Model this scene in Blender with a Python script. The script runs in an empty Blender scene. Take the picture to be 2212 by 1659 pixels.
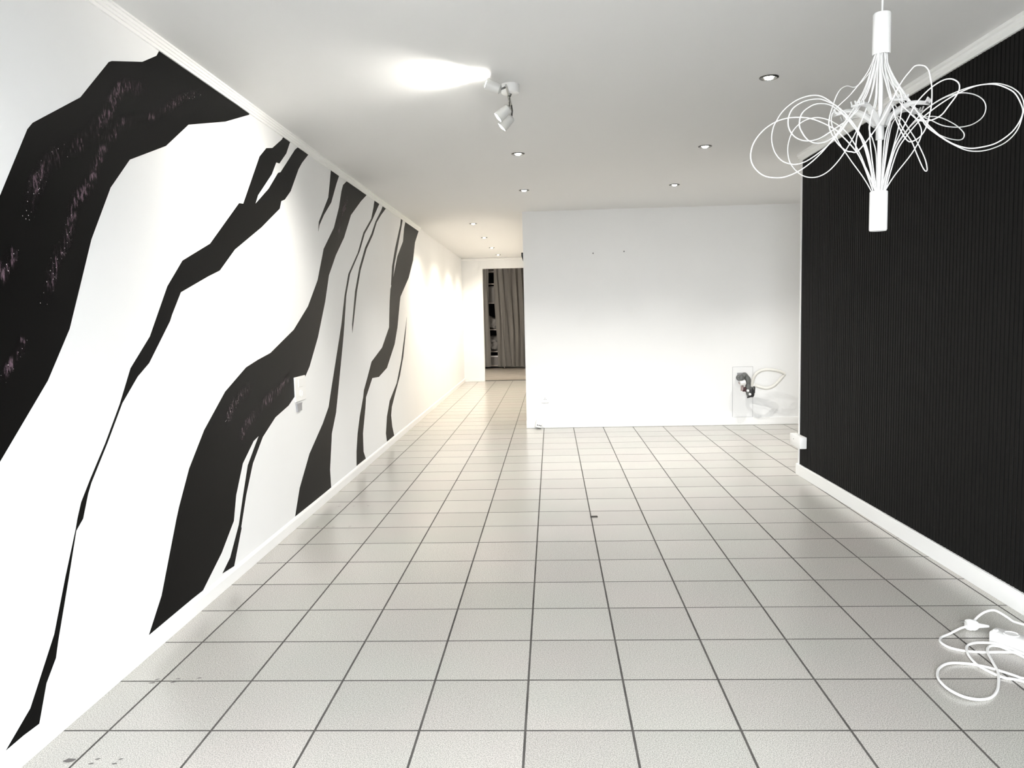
import bpy, bmesh, math, random
from mathutils import Vector, Matrix
random.seed(4)
PI = math.pi
C = bpy.context.scene.collection
SC = bpy.context.scene

# ------------------------------------------------------------------ camera, sky, light, exposure
cam_d = bpy.data.cameras.new('camera')
cam_d.sensor_width = 36.0
cam_d.lens = 36.0 * 1666.04 / 2212.0
cam_d.clip_start = 0.05
cam = bpy.data.objects.new('camera', cam_d); C.objects.link(cam)
CAM_H = 1.2843


def cam_axes(p, y, ro):
    f = Vector((-math.sin(y) * math.cos(p), math.cos(y) * math.cos(p), -math.sin(p)))
    r = Vector((math.cos(y), math.sin(y), 0)); u = r.cross(f)
    c, s = math.cos(ro), math.sin(ro)
    return c * r + s * u, -s * r + c * u, f


_r, _u, _f = cam_axes(.0906, .0527, -.0233)
cam.matrix_world = Matrix(((_r.x, _u.x, -_f.x, 0), (_r.y, _u.y, -_f.y, 0), (_r.z, _u.z, -_f.z, CAM_H), (0, 0, 0, 1)))
SC.camera = cam

DAY = 23.0          # overcast sky strength
LAMP = 2.2          # scale of the room's own lamps
SC.view_settings.view_transform = 'Standard'
SC.view_settings.look = 'None'
SC.view_settings.exposure = 1.0
SC.view_settings.gamma = 1.0
SC.view_settings.use_curve_mapping = False

world = bpy.data.worlds.new('overcast_sky'); SC.world = world
world.use_nodes = True
bg = world.node_tree.nodes['Background']
bg.inputs['Color'].default_value = (.94, .97, 1.0, 1)
bg.inputs['Strength'].default_value = DAY
# light portal in the open shop front behind the camera (guides sampling of the sky, adds no light)
pd = bpy.data.lights.new('shopfront_portal', 'AREA'); pd.shape = 'RECTANGLE'
WIN = (-.45, .75, .02, 2.15); FRONT = -.7
pd.size = WIN[1] - WIN[0]; pd.size_y = WIN[3] - WIN[2]
pd.cycles.is_portal = True
po = bpy.data.objects.new('shopfront_portal', pd); C.objects.link(po)
po.location = ((WIN[0] + WIN[1]) / 2, FRONT - .11, (WIN[2] + WIN[3]) / 2)
po.rotation_euler = (PI / 2, 0, 0)       # emits towards +y


# ------------------------------------------------------------------ helpers
def mat(name, col, rough=.5, spec=.5, metal=0.0, emit=None, es=0.0, bump=0.0, bscale=200.0, var=0.0, vscale=3.0, coat=0.0):
    m = bpy.data.materials.new(name); m.use_nodes = True
    nt = m.node_tree; b = nt.nodes['Principled BSDF']
    b.inputs['Base Color'].default_value = (*col, 1)
    b.inputs['Roughness'].default_value = rough
    b.inputs['Specular IOR Level'].default_value = spec
    b.inputs['Metallic'].default_value = metal
    b.inputs['Coat Weight'].default_value = coat
    if emit:
        b.inputs['Emission Color'].default_value = (*emit, 1); b.inputs['Emission Strength'].default_value = es
    tc = nt.nodes.new('ShaderNodeTexCoord')
    if var:
        n = nt.nodes.new('ShaderNodeTexNoise'); n.inputs['Scale'].default_value = vscale; n.inputs['Detail'].default_value = 5
        nt.links.new(tc.outputs['Object'], n.inputs['Vector'])
        r = nt.nodes.new('ShaderNodeValToRGB')
        r.color_ramp.elements[0].position = .3; r.color_ramp.elements[1].position = .7
        r.color_ramp.elements[0].color = (*[c * (1 - var) for c in col], 1)
        r.color_ramp.elements[1].color = (*[min(1, c * (1 + var)) for c in col], 1)
        nt.links.new(n.outputs['Fac'], r.inputs['Fac']); nt.links.new(r.outputs['Color'], b.inputs['Base Color'])
    if bump:
        n2 = nt.nodes.new('ShaderNodeTexNoise'); n2.inputs['Scale'].default_value = bscale; n2.inputs['Detail'].default_value = 3
        nt.links.new(tc.outputs['Object'], n2.inputs['Vector'])
        bp = nt.nodes.new('ShaderNodeBump'); bp.inputs['Strength'].default_value = bump; bp.inputs['Distance'].default_value = .002
        nt.links.new(n2.outputs['Fac'], bp.inputs['Height']); nt.links.new(bp.outputs['Normal'], b.inputs['Normal'])
    return m


def link(name, me, m, parent=None):
    o = bpy.data.objects.new(name, me); C.objects.link(o)
    if m and not me.materials:
        me.materials.append(m)
    if parent:
        o.parent = parent
    return o


def obj(name, bm, m, parent=None, smooth=False):
    bmesh.ops.recalc_face_normals(bm, faces=bm.faces)
    me = bpy.data.meshes.new(name); bm.to_mesh(me); bm.free()
    if smooth:
        for p in me.polygons: p.use_smooth = True
        try: me.set_sharp_from_angle(angle=math.radians(40))
        except Exception: pass
    return link(name, me, m, parent)


def thing(name, label, cat, loc=(0, 0, 0), rotz=0.0, group=None):
    o = bpy.data.objects.new(name, None); C.objects.link(o)
    o.location = loc; o.rotation_euler = (0, 0, rotz); o.empty_display_size = .05
    return tag(o, label, cat, group)


def tag(o, label, cat, group=None):
    o['label'] = label; o['category'] = cat
    if group: o['group'] = group
    return o


def struct(name, bm, m, parent=None, label=None):
    o = obj(name, bm, m, parent)
    if parent is None: o['kind'] = 'structure'
    if label: o['label'] = label
    return o


def box(x0, x1, y0, y1, z0, z1, bev=0.0, seg=1, bm=None):
    t = bmesh.new()
    bmesh.ops.create_cube(t, size=1)
    bmesh.ops.scale(t, vec=(x1 - x0, y1 - y0, z1 - z0), verts=t.verts)
    bmesh.ops.translate(t, vec=((x0 + x1) / 2, (y0 + y1) / 2, (z0 + z1) / 2), verts=t.verts)
    if bev:
        bmesh.ops.bevel(t, geom=list(t.edges), offset=bev, segments=seg, affect='EDGES', profile=.5)
    if bm is None: return t
    me = bpy.data.meshes.new('t'); t.to_mesh(me); t.free(); bm.from_mesh(me); bpy.data.meshes.remove(me)
    return bm


def prism(poly, vec, bm=None):
    """extrude a closed polygon (list of 3-D points) along vec"""
    bm = bm or bmesh.new()
    vs = [bm.verts.new(p) for p in poly]; f = bm.faces.new(vs)
    r = bmesh.ops.extrude_face_region(bm, geom=[f])
    bmesh.ops.translate(bm, vec=vec, verts=[e for e in r['geom'] if isinstance(e, bmesh.types.BMVert)])
    return bm


def smoothpath(pts, n=6, closed=False):
    P = [Vector(p) for p in pts]; out = []
    N = len(P)
    for i in range(N - (0 if closed else 1)):
        if closed: a, b, c, d = P[i - 1], P[i], P[(i + 1) % N], P[(i + 2) % N]
        else: a, b, c, d = P[max(i - 1, 0)], P[i], P[i + 1], P[min(i + 2, N - 1)]
        for k in range(n):
            t = k / n
            out.append(.5 * ((2 * b) + (c - a) * t + (2 * a - 5 * b + 4 * c - d) * t * t + (3 * b - a - 3 * c + d) * t ** 3))
    if not closed: out.append(P[-1])
    return out


def tube(pts, r, sides=8, bm=None, radii=None):
    bm = bm or bmesh.new()
    P = [Vector(p) for p in pts]; rings = []
    up = None
    for i, p in enumerate(P):
        t = (P[min(i + 1, len(P) - 1)] - P[max(i - 1, 0)]).normalized()
        if up is None:
            up = t.orthogonal().normalized()
        else:
            up = (up - t * up.dot(t))
            up = up.normalized() if up.length > 1e-6 else t.orthogonal().normalized()
        s = t.cross(up); rr = radii[i] if radii else r
        rings.append([bm.verts.new(p + (up * math.cos(2 * PI * k / sides) + s * math.sin(2 * PI * k / sides)) * rr) for k in range(sides)])
    for a, b in zip(rings, rings[1:]):
        for k in range(sides):
            bm.faces.new((a[k], a[(k + 1) % sides], b[(k + 1) % sides], b[k]))
    bm.faces.new(rings[0][::-1]); bm.faces.new(rings[-1])
    return bm


def lathe(prof, sides=24, bm=None, M=None):
    """prof: list of (r, z); closed at both ends when r = 0"""
    bm = bm or bmesh.new(); rings = []
    for r, z in prof:
        if r < 1e-6:
            v = Vector((0, 0, z)); rings.append([bm.verts.new(M @ v if M else v)])
        else:
            ring = []
            for k in range(sides):
                v = Vector((r * math.cos(2 * PI * k / sides), r * math.sin(2 * PI * k / sides), z))
                ring.append(bm.verts.new(M @ v if M else v))
            rings.append(ring)
    for a, b in zip(rings, rings[1:]):
        if len(a) == 1 and len(b) == 1: continue
        for k in range(sides):
            k2 = (k + 1) % sides
            if len(a) == 1: bm.faces.new((a[0], b[k2], b[k]))
            elif len(b) == 1: bm.faces.new((a[k], a[k2], b[0]))
            else: bm.faces.new((a[k], a[k2], b[k2], b[k]))
    return bm


def aim(origin, target):
    d = (Vector(target) - Vector(origin)).normalized()
    return Matrix.Translation(origin) @ d.to_track_quat('Z', 'Y').to_matrix().to_4x4()


def lamp(name, kind, loc, power, col, parent=None, target=None, size=.9, blend=.6, radius=.02):
    d = bpy.data.lights.new(name, kind); d.energy = power; d.color = col
    d.shadow_soft_size = radius
    if kind == 'SPOT': d.spot_size = size; d.spot_blend = blend
    o = bpy.data.objects.new(name, d); C.objects.link(o)
    M = Matrix.Translation(loc)
    if target is not None:
        M = Matrix.Translation(loc) @ (Vector(target) - Vector(loc)).to_track_quat('-Z', 'Y').to_matrix().to_4x4()
    if parent:
        o.parent = parent; o.matrix_parent_inverse = Matrix.Identity(4)
    o.matrix_local = M
    return o


def ceil_z(y): return 2.46 - .0071 * y
def left_x(y): return -1.5588 - .00889 * y          # painted face of the left wall
def right_x(y): return 1.9844 - .01682 * y          # face of the black slats


# ------------------------------------------------------------------ materials
M_white = mat('white_wall_paint', (.865, .87, .87), .6, .3, bump=.05, bscale=90, var=.012, vscale=2.0)
M_ceil = mat('matt_ceiling_paint', (.78, .78, .775), .8, .2, bump=.04, bscale=120)
M_trim = mat('white_trim_paint', (.91, .91, .90), .4, .5)
M_plastic = mat('white_plastic', (.86, .86, .85), .35, .5)
M_black = mat('black_slat_paint', (.0058, .0057, .0054), .6, .09, bump=.15, bscale=300)
M_gap = mat('black_backing', (.004, .004, .004), .9, .1)
M_mural = mat('black_mural_paint', (.0016, .0015, .0014), .4, .055, bump=.04, bscale=60)
M_grout = mat('dark_grey_grout', (.10, .095, .088), .9, .2, var=.25, vscale=8)
M_head = mat('pale_grey_enamel', (.62, .62, .60), .3, .5)
M_dark = mat('black_plastic', (.01, .01, .01), .4, .5)
M_grey = mat('grey_plastic', (.33, .33, .34), .5, .4)
M_steel = mat('brushed_nickel', (.55, .55, .53), .3, .5, 1.0)
M_darksteel = mat('dark_metal', (.10, .10, .095), .35, .5, .8)
M_wire = mat('white_coated_wire', (.85, .85, .84), .35, .5)
M_clear = mat('frosted_acrylic', (.88, .88, .87), .2, .5)
M_clear.node_tree.nodes['Principled BSDF'].inputs['Transmission Weight'].default_value = .55
M_bulb = mat('glowing_lamp_glass', (.9, .9, .9), .3, .5, emit=(1, .96, .88), es=40)
M_bulbw = mat('glowing_spot_glass', (.9, .9, .9), .3, .5, emit=(1, .97, .9), es=60)
M_pvc = mat('grey_pvc', (.115, .12, .115), .4, .5, var=.2, vscale=30)
M_blackpvc = mat('black_rubber', (.018, .018, .02), .45, .5)
M_hose = mat('cream_hose', (.70, .69, .65), .4, .5)
M_red = mat('dark_red_handle', (.045, .012, .014), .4, .5)
M_copper = mat('dull_copper_pipe', (.34, .26, .25), .4, .5, .5)
M_curtain = mat('taupe_curtain_cloth', (.046, .0385, .030), .9, .15, bump=.25, bscale=500)
M_backroom = mat('dim_storeroom_paint', (.30, .27, .23), .8, .2, var=.1)
M_plank = mat('worn_beige_vinyl', (.19, .155, .115), .35, .4, var=.25, vscale=5)
M_shelf = mat('brown_shelf_board', (.10, .075, .055), .6, .3, var=.2, vscale=10)
M_cloth = mat('grey_brown_crumpled_cloth', (.07, .06, .05), .9, .1, bump=.6, bscale=40)
M_chip = mat('dark_chip', (.05, .045, .04), .8, .2)
M_stain = mat('grey_dried_drip', (.16, .15, .145), .7, .2)
M_street = mat('street_paving', (.13, .13, .13), .9, .2, var=.1)


def tile_material():
    m = bpy.data.materials.new('speckled_grey_tile'); m.use_nodes = True
    nt = m.node_tree; b = nt.nodes['Principled BSDF']; N = nt.nodes.new; L = nt.links.new
    g = N('ShaderNodeNewGeometry'); oi = N('ShaderNodeObjectInfo')
    sp = N('ShaderNodeTexNoise'); sp.inputs['Scale'].default_value = 300; sp.inputs['Detail'].default_value = 2
    L(g.outputs['Position'], sp.inputs['Vector'])
    r = N('ShaderNodeValToRGB'); e = r.color_ramp.elements
    e[0].position = .38; e[0].color = (.34, .331, .31, 1)
    e[1].position = .62; e[1].color = (.63, .615, .58, 1)
    L(sp.outputs['Fac'], r.inputs['Fac'])
    big = N('ShaderNodeTexNoise'); big.inputs['Scale'].default_value = 1.7; big.inputs['Detail'].default_value = 3
    L(g.outputs['Position'], big.inputs['Vector'])
    r2 = N('ShaderNodeValToRGB'); e2 = r2.color_ramp.elements
    e2[0].position = .35; e2[0].color = (.985, 1.0, .975, 1)
    e2[1].position = .65; e2[1].color = (1.02, .99, .985, 1)
    L(big.outputs['Fac'], r2.inputs['Fac'])
    mx = N('ShaderNodeMix'); mx.data_type = 'RGBA'; mx.blend_type = 'MULTIPLY'; mx.inputs['Factor'].default_value = 1
    L(r.outputs['Color'], mx.inputs['A']); L(r2.outputs['Color'], mx.inputs['B'])
    mr = N('ShaderNodeMapRange'); mr.inputs['To Min'].default_value = .95; mr.inputs['To Max'].default_value = 1.05
    L(oi.outputs['Random'], mr.inputs['Value'])
    mx2 = N('ShaderNodeMix'); mx2.data_type = 'RGBA'; mx2.blend_type = 'MULTIPLY'; mx2.inputs['Factor'].default_value = 1
    L(mx.outputs['Result'], mx2.inputs['A']); L(mr.outputs['Result'], mx2.inputs['B'])
    L(mx2.outputs['Result'], b.inputs['Base Color'])
    b.inputs['Roughness'].default_value = .25
    b.inputs['Specular IOR Level'].default_value = .5
    bp = N('ShaderNodeBump'); bp.inputs['Strength'].default_value = .12; bp.inputs['Distance'].default_value = .001
    L(sp.outputs['Fac'], bp.inputs['Height']); L(bp.outputs['Normal'], b.inputs['Normal'])
    return m


def glitter_material():
    m = bpy.data.materials.new('purple_glitter_paint'); m.use_nodes = True
    nt = m.node_tree; b = nt.nodes['Principled BSDF']; N = nt.nodes.new; L = nt.links.new
    uv = N('ShaderNodeUVMap'); g = N('ShaderNodeNewGeometry')
    sx = N('ShaderNodeSeparateXYZ'); L(uv.outputs['UV'], sx.inputs['Vector'])
    # falloff across the brush stroke and towards its ends
    a = N('ShaderNodeMath'); a.operation = 'SUBTRACT'; a.inputs[1].default_value = .5; L(sx.outputs['X'], a.inputs[0])
    ab = N('ShaderNodeMath'); ab.operation = 'ABSOLUTE'; L(a.outputs[0], ab.inputs[0])
    fr = N('ShaderNodeMapRange'); fr.inputs['From Min'].default_value = .5; fr.inputs['From Max'].default_value = .1; L(ab.outputs[0], fr.inputs['Value'])
    a2 = N('ShaderNodeMath'); a2.operation = 'SUBTRACT'; a2.inputs[1].default_value = .5; L(sx.outputs['Y'], a2.inputs[0])
    ab2 = N('ShaderNodeMath'); ab2.operation = 'ABSOLUTE'; L(a2.outputs[0], ab2.inputs[0])
    fr2 = N('ShaderNodeMapRange'); fr2.inputs['From Min'].default_value = .5; fr2.inputs['From Max'].default_value = .35; L(ab2.outputs[0], fr2.inputs['Value'])
    n = N('ShaderNodeTexNoise'); n.inputs['Scale'].default_value = 55; n.inputs['Detail'].default_value = 6; n.inputs['Roughness'].default_value = .7
    mp = N('ShaderNodeMapping'); mp.inputs['Scale'].default_value = (1, 1.6, .55)
    L(g.outputs['Position'], mp.inputs['Vector']); L(mp.outputs['Vector'], n.inputs['Vector'])
    nr = N('ShaderNodeMapRange'); nr.inputs['From Min'].default_value = .46; nr.inputs['From Max'].default_value = .72; L(n.outputs['Fac'], nr.inputs['Value'])
    big = N('ShaderNodeTexNoise'); big.inputs['Scale'].default_value = 5; L(g.outputs['Position'], big.inputs['Vector'])
    br = N('ShaderNodeMapRange'); br.inputs['From Min'].default_value = .38; br.inputs['From Max'].default_value = .62
    br.inputs['To Min'].default_value = .25; L(big.outputs['Fac'], br.inputs['Value'])
    v = nr.outputs['Result']
    for s in (fr.outputs['Result'], fr2.outputs['Result'], br.outputs['Result']):
        q = N('ShaderNodeMath'); q.operation = 'MULTIPLY'; L(v, q.inputs[0]); L(s, q.inputs[1]); v = q.outputs[0]
    col = N('ShaderNodeMix'); col.data_type = 'RGBA'
    col.inputs['A'].default_value = (.0017, .0016, .0015, 1); col.inputs['B'].default_value = (.25, .165, .21, 1)
    L(v, col.inputs['Factor'])
    # single silver flakes
    vo = N('ShaderNodeTexVoronoi'); vo.inputs['Scale'].default_value = 85; L(g.outputs['Position'], vo.inputs['Vector'])
    fl = N('ShaderNodeMath'); fl.operation = 'LESS_THAN'; fl.inputs[1].default_value = .14; L(vo.outputs['Distance'], fl.inputs[0])
    rs = N('ShaderNodeSeparateColor'); L(vo.outputs['Color'], rs.inputs['Color'])
    pick = N('ShaderNodeMath'); pick.operation = 'GREATER_THAN'; pick.inputs[1].default_value = .8; L(rs.outputs['Red'], pick.inputs[0])
    k = N('ShaderNodeMath'); k.operation = 'MULTIPLY'; L(fl.outputs[0], k.inputs[0]); L(pick.outputs[0], k.inputs[1])
    k2 = N('ShaderNodeMath'); k2.operation = 'MULTIPLY'; L(k.outputs[0], k2.inputs[0]); L(fr.outputs['Result'], k2.inputs[1])
    c2 = N('ShaderNodeMix'); c2.data_type = 'RGBA'; c2.inputs['B'].default_value = (.85, .8, .82, 1)
    L(col.outputs['Result'], c2.inputs['A']); L(k2.outputs[0], c2.inputs['Factor'])
    L(c2.outputs['Result'], b.inputs['Base Color'])
    b.inputs['Roughness'].default_value = .4
    b.inputs['Specular IOR Level'].default_value = .1
    al = N('ShaderNodeMath'); al.operation = 'MULTIPLY_ADD'; al.use_clamp = True; al.inputs[1].default_value = 3.5
    L(v, al.inputs[0]); L(k2.outputs[0], al.inputs[2]); L(al.outputs[0], b.inputs['Alpha'])   # thin brushed paint: black shows between the flakes
    return m


M_tile = tile_material()
M_glit = glitter_material()

# ------------------------------------------------------------------ the room shell
GT = -.0008                                             # top of the grout
floor = struct('floor', box(-2.4, 4.0, FRONT - .2, 15.02, -.12, GT), M_grout)
TW, X0, Y0, SK, GW = .33, -.1036, 2.2769, .0096, .0068   # tile pitch, origin, skew of the rows, joint width


def tile_poly(c, r):
    g = GW / 2
    x0, x1 = X0 + c * TW + g, X0 + (c + 1) * TW - g
    return [Vector((x, Y0 + (r + k) * TW + SK * (x - X0) + (g if k == 0 else -g), 0)) for x, k in ((x0, 0), (x1, 0), (x1, 1), (x0, 1))]


def clip(poly, n, d):
    """keep n.P <= d"""
    out = []
    for a, b in zip(poly, poly[1:] + poly[:1]):
        da, db = n.dot(a) - d, n.dot(b) - d
        if da <= 0: out.append(a)
        if da * db < 0: out.append(a + (b - a) * (da / (da - db)))
    return out


def tile_bm(poly, bm=None):
    bm = bm or bmesh.new()
    cen = sum(poly, Vector()) / len(poly)
    top = [bm.verts.new(p + (cen - p).normalized() * .0005) for p in poly]
    low = [bm.verts.new(p + Vector((0, 0, -.0005))) for p in poly]
    bot = [bm.verts.new(p + Vector((0, 0, -.0045))) for p in poly]
    bm.faces.new(top)
    n = len(poly)
    for a, b in ((low, top), (bot, low)):
        for k in range(n): bm.faces.new((a[k], a[(k + 1) % n], b[(k + 1) % n], b[k])).material_index = 1
    return bm


cands = []
nL = Vector((-1, -.00889, 0)); dL = 1.5588               # x >= left_x
nR = Vector((1, .01682, 0)); dR = 1.9844 + .02
for r in range(-9, 39):
    for c in range(-6, 11):
        p = tile_poly(c, r); cy = (p[0].y + p[2].y) / 2; cx = (p[0].x + p[1].x) / 2
        if p[2].y > 15.0: continue
        q = clip(p, nL, dL)
        if cy < 5.95: q = clip(q, nR, dR)
        elif cx > 3.6: continue
        elif cy > 8.75:
            if p[0].x > -.3: continue
        if len(q) < 3: continue
        area = abs(sum(a.x * b.y - b.x * a.y for a, b in zip(q, q[1:] + q[:1]))) / 2
        if area < .0015: continue
        full = area > .97 * (TW - GW) ** 2
        seen = cy > 1.85 and abs(cx + .1) < .68 * cy + .3
        size = area / max(cy, .5) ** 3
        cands.append((seen, size, c, r, q, full))
cands.sort(key=lambda t: (not t[0], -t[1]))
master = None
rest = bmesh.new()
nparts = 0
for seen, size, c, r, q, full in cands:
    if seen and nparts < 298:
        nparts += 1
        p0 = tile_poly(c, r)[0]
        h = random.uniform(-.0002, .0001)
        if full:
            if master is None:
                master = bpy.data.meshes.new('tile'); b_ = tile_bm([v - p0 for v in tile_poly(c, r)])
                bmesh.ops.recalc_face_normals(b_, faces=b_.faces); b_.to_mesh(master); b_.free(); master.materials.append(M_tile); master.materials.append(M_grout)
            o = link('tile', master, M_tile, floor); o.location = p0 + Vector((0, 0, h))
        else:
            o = obj('tile', tile_bm([v - p0 for v in q]), M_tile, floor); o.data.materials.append(M_grout); o.location = p0 + Vector((0, 0, h))
    else:
        tile_bm(q, rest)
o = obj('distant_tiles', rest, M_tile, floor); o.data.materials.append(M_grout); o['kind'] = 'stuff'

# ceiling: one slab, falling slightly towards the back
YB, YF = 15.1, FRONT - .2
struct('ceiling', prism([(-2.4, YF, ceil_z(YF)), (4.0, YF, ceil_z(YF)), (4.0, YB, ceil_z(YB)), (-2.4, YB, ceil_z(YB))], (0, 0, .14)), M_ceil)
# left wall
wl = struct('wall_left', prism([(left_x(YF), YF, GT), (left_x(14.8), 14.8, GT), (left_x(14.8) - .15, 14.8, GT), (left_x(YF) - .15, YF, GT)], (0, 0, 2.55)), M_white)
# baseboard left: a slim rounded skirting up to the corridor's end
def along_left(y0, y1, prof):
    """profile (off the wall, z relative to 0 or the ceiling flag) swept along the left wall"""
    bm = bmesh.new()
    rings = []
    for y in (y0, y1):
        rings.append([bm.verts.new((left_x(y) + d, y, (z if z > 0 else ceil_z(y) + z))) for d, z in prof])
    n = len(prof)
    for k in range(n): bm.faces.new((rings[0][k], rings[0][(k + 1) % n], rings[1][(k + 1) % n], rings[1][k]))
    bm.faces.new(rings[0]); bm.faces.new(rings[1][::-1])
    return bm
struct('baseboard_left', along_left(FRONT, 14.76, [(-.01, .0005), (.010, .0005), (.010, .055), (.006, .066), (.0, .070), (-.01, .070)]), M_trim)
# cornice: stepped moulding over the mural
struct('trim_1', along_left(FRONT, 9.8, [(-.01, -.046), (.008, -.046), (.010, -.034), (.015, -.033), (.016, -.022), (.021, -.021), (.022, -.010), (.028, -.009), (.028, .02 - .0201), (-.01, -.0001)]), M_trim)

# right wall: white core, black backing panel, one object per slat
UR = Vector((-.01682, 1, 0)).normalized(); NR = Vector((-UR.y, UR.x, 0))     # along the wall (away), into the room
YE = 5.965
ang = math.atan2(UR.y, UR.x) - PI / 2
def rp(y, off, z): return Vector((right_x(y), y, z)) + NR * off
wr = struct('wall_right', prism([rp(FRONT - .1, -.026, GT), rp(YE, -.026, GT), (3.8, YE, GT), (3.8, FRONT - .1, GT)], (0, 0, 2.55)), M_white)
b_ = prism([rp(FRONT, -.0265, .03), rp(YE - .004, -.0265, .03), rp(YE - .004, -.010, .03), rp(FRONT, -.010, .03)], (0, 0, 2.375))
struct('backing_panel', b_, M_gap, wr, 'black panel behind the slats')
sl = bmesh.new(); PITCH = .0305; SW = .0243
prism([(0.0012, 0, .0), (SW - .0012, 0, 0), (SW, -.0015, 0), (SW, -.0102, 0), (0, -.0102, 0), (0, -.0015, 0)], (0, 0, 2.36), sl)
bmesh.ops.recalc_face_normals(sl, faces=sl.faces)
sme = bpy.data.meshes.new('slat'); sl.to_mesh(sme); sl.free(); sme.materials.append(M_black)
y = YE - .012
k = 0
R3 = Matrix((( -UR.x, NR.x, 0), (-UR.y, NR.y, 0), (0, 0, 1))).to_4x4()       # local x runs towards the shop front
while y > FRONT + .03 and k < 296:
    o = link('slat', sme, None, wr)
    o.matrix_local = Matrix.Translation(rp(y, random.uniform(-.0006, .0006), .055)) @ R3
    y -= PITCH * UR.y; k += 1
# end strip of the slatted face, its baseboard and ceiling trim
struct('trim_3', prism([rp(YE + .012, -.03, .0005), rp(YE + .012, .004, .0005), rp(YE - .008, .004, .0005), rp(YE - .008, -.03, .0005)], (0, 0, ceil_z(YE) - .05)), M_trim)
bb = prism([rp(FRONT, .015, .0005), rp(YE + .03, .015, .0005), rp(YE + .03, -.024, .0005), rp(FRONT, -.024, .0005)], (0, 0, .0845))
bmesh.ops.bevel(bb, geom=[e for e in bb.edges if all(abs(v.co.z - .085) < .001 for v in e.verts)], offset=.004, segments=2, affect='EDGES')
struct('baseboard_right', bb, M_trim)
bm = bmesh.new()
prof = [(-.024, -.05), (.012, -.05), (.014, -.034), (.022, -.030), (.024, -.018), (.034, -.014), (.034, -.0001), (-.024, -.0001)]
rings = [[bm.verts.new(rp(yy, d, ceil_z(yy) + z)) for d, z in prof] for yy in (FRONT, YE + .02)]
for i in range(len(prof)):
    j = (i + 1) % len(prof); bm.faces.new((rings[0][i], rings[0][j], rings[1][j], rings[1][i]))
bm.faces.new(rings[0]); bm.faces.new(rings[1][::-1])
struct('trim_2', bm, M_trim)

# back wall, corridor side, alcove side, corridor end with its doorway
struct('wall_back', box(-.298, 3.9, 8.6, 8.74, GT, 2.41), M_white)
bkb = box(-.300, 3.6, 8.588, 8.6, .0005, .085, .003)
struct('baseboard_back', bkb, M_trim)
struct('wall_corridor', box(-.298, -.16, 8.74, 14.9, GT, 2.41), M_white)
struct('wall_alcove', box(3.6, 3.75, 5.9, 8.6, GT, 2.44), M_white)
struct('wall_end', box(-1.9, -1.300, 14.77, 14.90, GT, 2.37), M_white)
struct('door_1', box(-1.300, -.16, 14.77, 14.90, 2.155, 2.37), M_white, label='white lintel over the open doorway')
struct('trim_4', box(-1.70, -.298, 14.745, 14.77, ceil_z(14.77) - .045, ceil_z(14.77) - .0005, .006), M_trim)
struct('trim_5', box(-1.61, -1.302, 14.758, 14.77, .0005, .05, .003), M_trim)
# shop front behind the camera: piers, sill and lintel round the open window
wf = bmesh.new()
box(-2.0, WIN[0], FRONT - .18, FRONT, GT, 2.47, bm=wf); box(WIN[1], 3.8, FRONT - .18, FRONT, GT, 2.47, bm=wf)
box(WIN[0], WIN[1], FRONT - .18, FRONT, WIN[3], 2.47, bm=wf); box(WIN[0], WIN[1], FRONT - .18, FRONT, GT, WIN[2], bm=wf)
struct('wall_front', wf, M_white)
struct('ground', box(-30, 30, -40, FRONT - .2, -.2, -.1), M_street)
# storeroom beyond the doorway
struct('floor_storeroom', box(-3.0, 1.0, 15.02, 18.9, -.12, .0), M_plank)
struct('wall_storeroom_back', box(-3.0, 1.0, 18.75, 18.9, 0, 2.6), M_backroom)
struct('wall_storeroom_left', box(-3.0, -2.85, 14.9, 18.75, 0, 2.6), M_backroom)
struct('wall_storeroom_right', box(.85, 1.0, 14.9, 18.75, 0, 2.6), M_backroom)
struct('ceiling_storeroom', box(-3.0, 1.0, 15.1, 18.9, 2.6, 2.7), M_backroom)

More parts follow.
